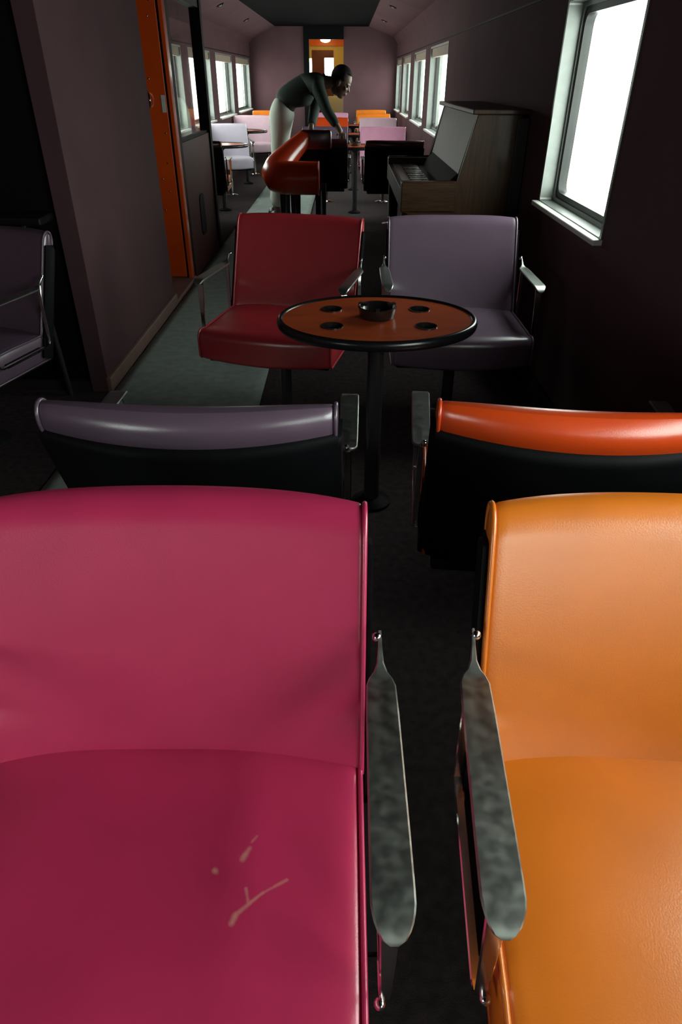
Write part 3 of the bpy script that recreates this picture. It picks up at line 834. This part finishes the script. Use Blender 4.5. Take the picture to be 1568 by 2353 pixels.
shR = P(-0.285, -0.165, 1.215); elR = P(-0.190, -0.235, 1.010); wrR = P(-0.072, -0.262, 0.862); hR = P(-0.045, -0.275, 0.822)
shL = P(-0.285, 0.165, 1.215); elL = P(-0.330, 0.050, 0.985); wrL = P(-0.352, -0.190, 0.865); hL = P(-0.352, -0.252, 0.828)
hipR = P(-0.660, -0.095, 0.955); knR = P(-0.695, -0.09, 0.50); anR = P(-0.735, -0.095, 0.085); toR = P(-0.605, -0.11, 0.04)
hipL = P(-0.660, 0.095, 0.955); knL = P(-0.700, 0.11, 0.50); anL = P(-0.775, 0.12, 0.085); toL = P(-0.645, 0.14, 0.04)
def mid(a, b, t=0.5): return tuple(a[i] + (b[i] - a[i]) * t for i in range(3))
body_me = skin_eval('person_body', [
    [(pel, (0.105, 0.085)), (wst, (0.105, 0.075)), (ch1, (0.14, 0.105)), (ch2, (0.135, 0.10)), (nb, 0.075), (nk, 0.056), (hd0, 0.058)],
    [(ch2, (0.135, 0.10)), (shR, 0.058), (mid(shR, elR), 0.047), (elR, 0.041), (mid(elR, wrR), 0.037), (wrR, 0.027), (hR, (0.036, 0.016))],
    [(ch2, (0.135, 0.10)), (shL, 0.058), (mid(shL, elL), 0.047), (elL, 0.041), (mid(elL, wrL), 0.037), (wrL, 0.027), (hL, (0.036, 0.016))],
    [(pel, (0.105, 0.085)), (hipR, 0.095), (mid(hipR, knR), 0.075), (knR, 0.055), (mid(knR, anR, 0.35), 0.056), (anR, 0.038), (toR, 0.036)],
    [(pel, (0.105, 0.085)), (hipL, 0.095), (mid(hipL, knL), 0.075), (knL, 0.055), (mid(knL, anL, 0.35), 0.056), (anL, 0.038), (toL, 0.036)]], 2)
bm = bmesh.new(); bm.from_mesh(body_me); bpy.data.meshes.remove(body_me)
# fingers, curled over the top edge of the chair back
for (hh, dirx) in ((hR, 1), (hL, 1)):
    for q, ln in enumerate((0.055, 0.068, 0.072, 0.062)):
        off = (q - 1.5) * 0.019
        b0 = (hh[0] + off + 0.004, hh[1] - 0.004, hh[2])
        tube(bm, [b0, (b0[0], b0[1] - ln * 0.40, b0[2] - 0.004), (b0[0], b0[1] - ln * 0.72, b0[2] - 0.022), (b0[0], b0[1] - ln * 0.80, b0[2] - 0.048)], [0.0092, 0.0088, 0.0082, 0.0065], 8)
    b0 = (hh[0] - 0.022, hh[1] + 0.012, hh[2] - 0.002)
    tube(bm, [b0, (b0[0] - 0.022, b0[1] - 0.012, b0[2] - 0.006), (b0[0] - 0.028, b0[1] - 0.030, b0[2] - 0.018), (b0[0] - 0.024, b0[1] - 0.042, b0[2] - 0.030)], [0.011, 0.010, 0.009, 0.007], 8)
# head, built facing +x then tipped forward
hb = bmesh.new()
def hsph(c, r, sc): return ball(hb, c, r, 20, sc)
hsph((0.0, 0, 0.035), 0.095, (1.04, 0.80, 0.98))        # cranium
hsph((0.030, 0, -0.035), 0.074, (0.98, 0.84, 1.15))     # face
hsph((0.052, 0, -0.100), 0.036, (1.05, 1.05, 0.70))     # chin
hsph((-0.01, 0, -0.07), 0.055, (1.0, 0.95, 1.0))
hsph((0.080, 0, 0.022), 0.026, (0.8, 2.0, 0.45))        # brow
hsph((0.106, 0, -0.026), 0.017, (1.0, 0.95, 0.75))      # nose tip
tube(hb, [(0.088, 0, 0.012), (0.101, 0, -0.012), (0.107, 0, -0.028)], [0.010, 0.012, 0.013], 8)
for s in (-1, 1): hsph((0.076, s * 0.040, -0.020), 0.024, (0.8, 1, 0.8))
hsph((0.096, 0, -0.060), 0.018, (0.65, 1.5, 0.42)); hsph((0.093, 0, -0.074), 0.018, (0.65, 1.4, 0.45))   # lips
for s in (-1, 1): hsph((-0.004, s * 0.078, -0.015), 0.030, (0.75, 0.35, 1.1))      # ears
HM = Matrix.Translation(P(-0.060, -0.01, 1.248)) @ Matrix.Rotation(math.radians(-12), 4, 'Z') @ Matrix.Rotation(math.radians(30), 4, 'Y')
bmesh.ops.transform(hb, matrix=HM, verts=hb.verts[:])
tmp = bpy.data.meshes.new('head_tmp'); hb.to_mesh(tmp); hb.free()
bm.from_mesh(tmp); bpy.data.meshes.remove(tmp)
man = bobj('person', bm, M_SKIN, sm=3.0)
rm = man.modifiers.new('fuse', 'REMESH'); rm.mode = 'VOXEL'; rm.voxel_size = 0.006; rm.use_smooth_shade = True
sm_ = man.modifiers.new('soften', 'SMOOTH'); sm_.iterations = 3; sm_.factor = 0.5
man.location.z = 0.018
tag(man, 'man in dark shirt and pale trousers bending over a black-backed chair', 'person')
for s in (-1, 1):
    bm = bmesh.new(); ball(bm, (0.086, s * 0.030, 0.004), 0.011, 10)
    bmesh.ops.transform(bm, matrix=HM, verts=bm.verts[:]); bobj('eye', bm, M_EYE, man, sm=2.0)
# hair cap: the rear and top of the cranium, slightly larger
bm = bmesh.new()
ball(bm, (-0.008, 0, 0.042), 0.100, 24, (1.04, 0.84, 1.0))
kill = [v for v in bm.verts if (v.co.x > 0.058 and v.co.z < 0.085) or v.co.z < -0.035 or (v.co.x > 0.012 and v.co.z < 0.012)]
bmesh.ops.delete(bm, geom=kill, context='VERTS')
bmesh.ops.transform(bm, matrix=HM, verts=bm.verts[:])
hr = bobj('hair', bm, M_HAIR, man, sm=2.0)
md_ = hr.modifiers.new('thick', 'SOLIDIFY'); md_.thickness = 0.010; md_.offset = 0
SC1 = (ch1[0], ch1[1], ch1[2] - 0.03)
shirt = skin_eval('shirt', [
    [(SC1, (0.172, 0.150)), (P(-0.435, 0, 1.085), (0.145, 0.105)), (P(-0.43, 0, 1.035), (0.12, 0.08))],
    [(mid(pel, wst, 0.15), (0.165, 0.150)), (wst, (0.160, 0.140)), (SC1, (0.172, 0.150)), (ch2, (0.158, 0.125)), (nb, 0.090), (mid(nb, nk, 0.6), 0.066)],
    [(ch2, (0.158, 0.125)), (shR, 0.076), (mid(shR, elR), 0.062), (elR, 0.056), (mid(elR, wrR), 0.050), (mid(elR, wrR, 0.88), 0.042)],
    [(ch2, (0.158, 0.125)), (shL, 0.076), (mid(shL, elL), 0.062), (elL, 0.056), (mid(elL, wrL), 0.050), (mid(elL, wrL, 0.88), 0.042)]], 2)
obj('shirt', shirt, M_SHIRT, man)
trou = skin_eval('trousers', [
    [(mid(pel, wst, 1.0), (0.150, 0.135)), (pel, (0.150, 0.145)), (hipR, 0.122), (mid(hipR, knR), 0.098), (knR, 0.080), (mid(knR, anR), 0.078), (mid(knR, anR, 0.92), 0.075)],
    [(pel, (0.150, 0.145)), (hipL, 0.122), (mid(hipL, knL), 0.098), (knL, 0.080), (mid(knL, anL), 0.078), (mid(knL, anL, 0.92), 0.075)]], 2)
obj('trousers', trou, M_TROUS, man)
for (an, to) in ((anR, toR), (anL, toL)):
    bm = bmesh.new(); a = Vector(an); t = Vector(to); dv = (t - a); dv.z = 0; dv.normalize()
    hz = math.atan2(dv.y, dv.x)
    loops = []
    for (l, w, h) in ((-0.075, 0.020, 0.045), (-0.065, 0.036, 0.075), (-0.01, 0.042, 0.100), (0.06, 0.046, 0.075), (0.12, 0.050, 0.055), (0.165, 0.040, 0.045), (0.185, 0.018, 0.030)):
        loops.append([(l, -w, 0.0), (l, -w, h * 0.45), (l, -w * 0.6, h * 0.9), (l, 0, h), (l, w * 0.6, h * 0.9), (l, w, h * 0.45), (l, w, 0.0)])
    rings(bm, loops)
    bmesh.ops.transform(bm, matrix=Matrix.Translation((a.x, a.y, 0)) @ Matrix.Rotation(hz, 4, 'Z'), verts=bm.verts[:])
    bobj('shoe', bm, M_SHOE, man, sm=1.0)
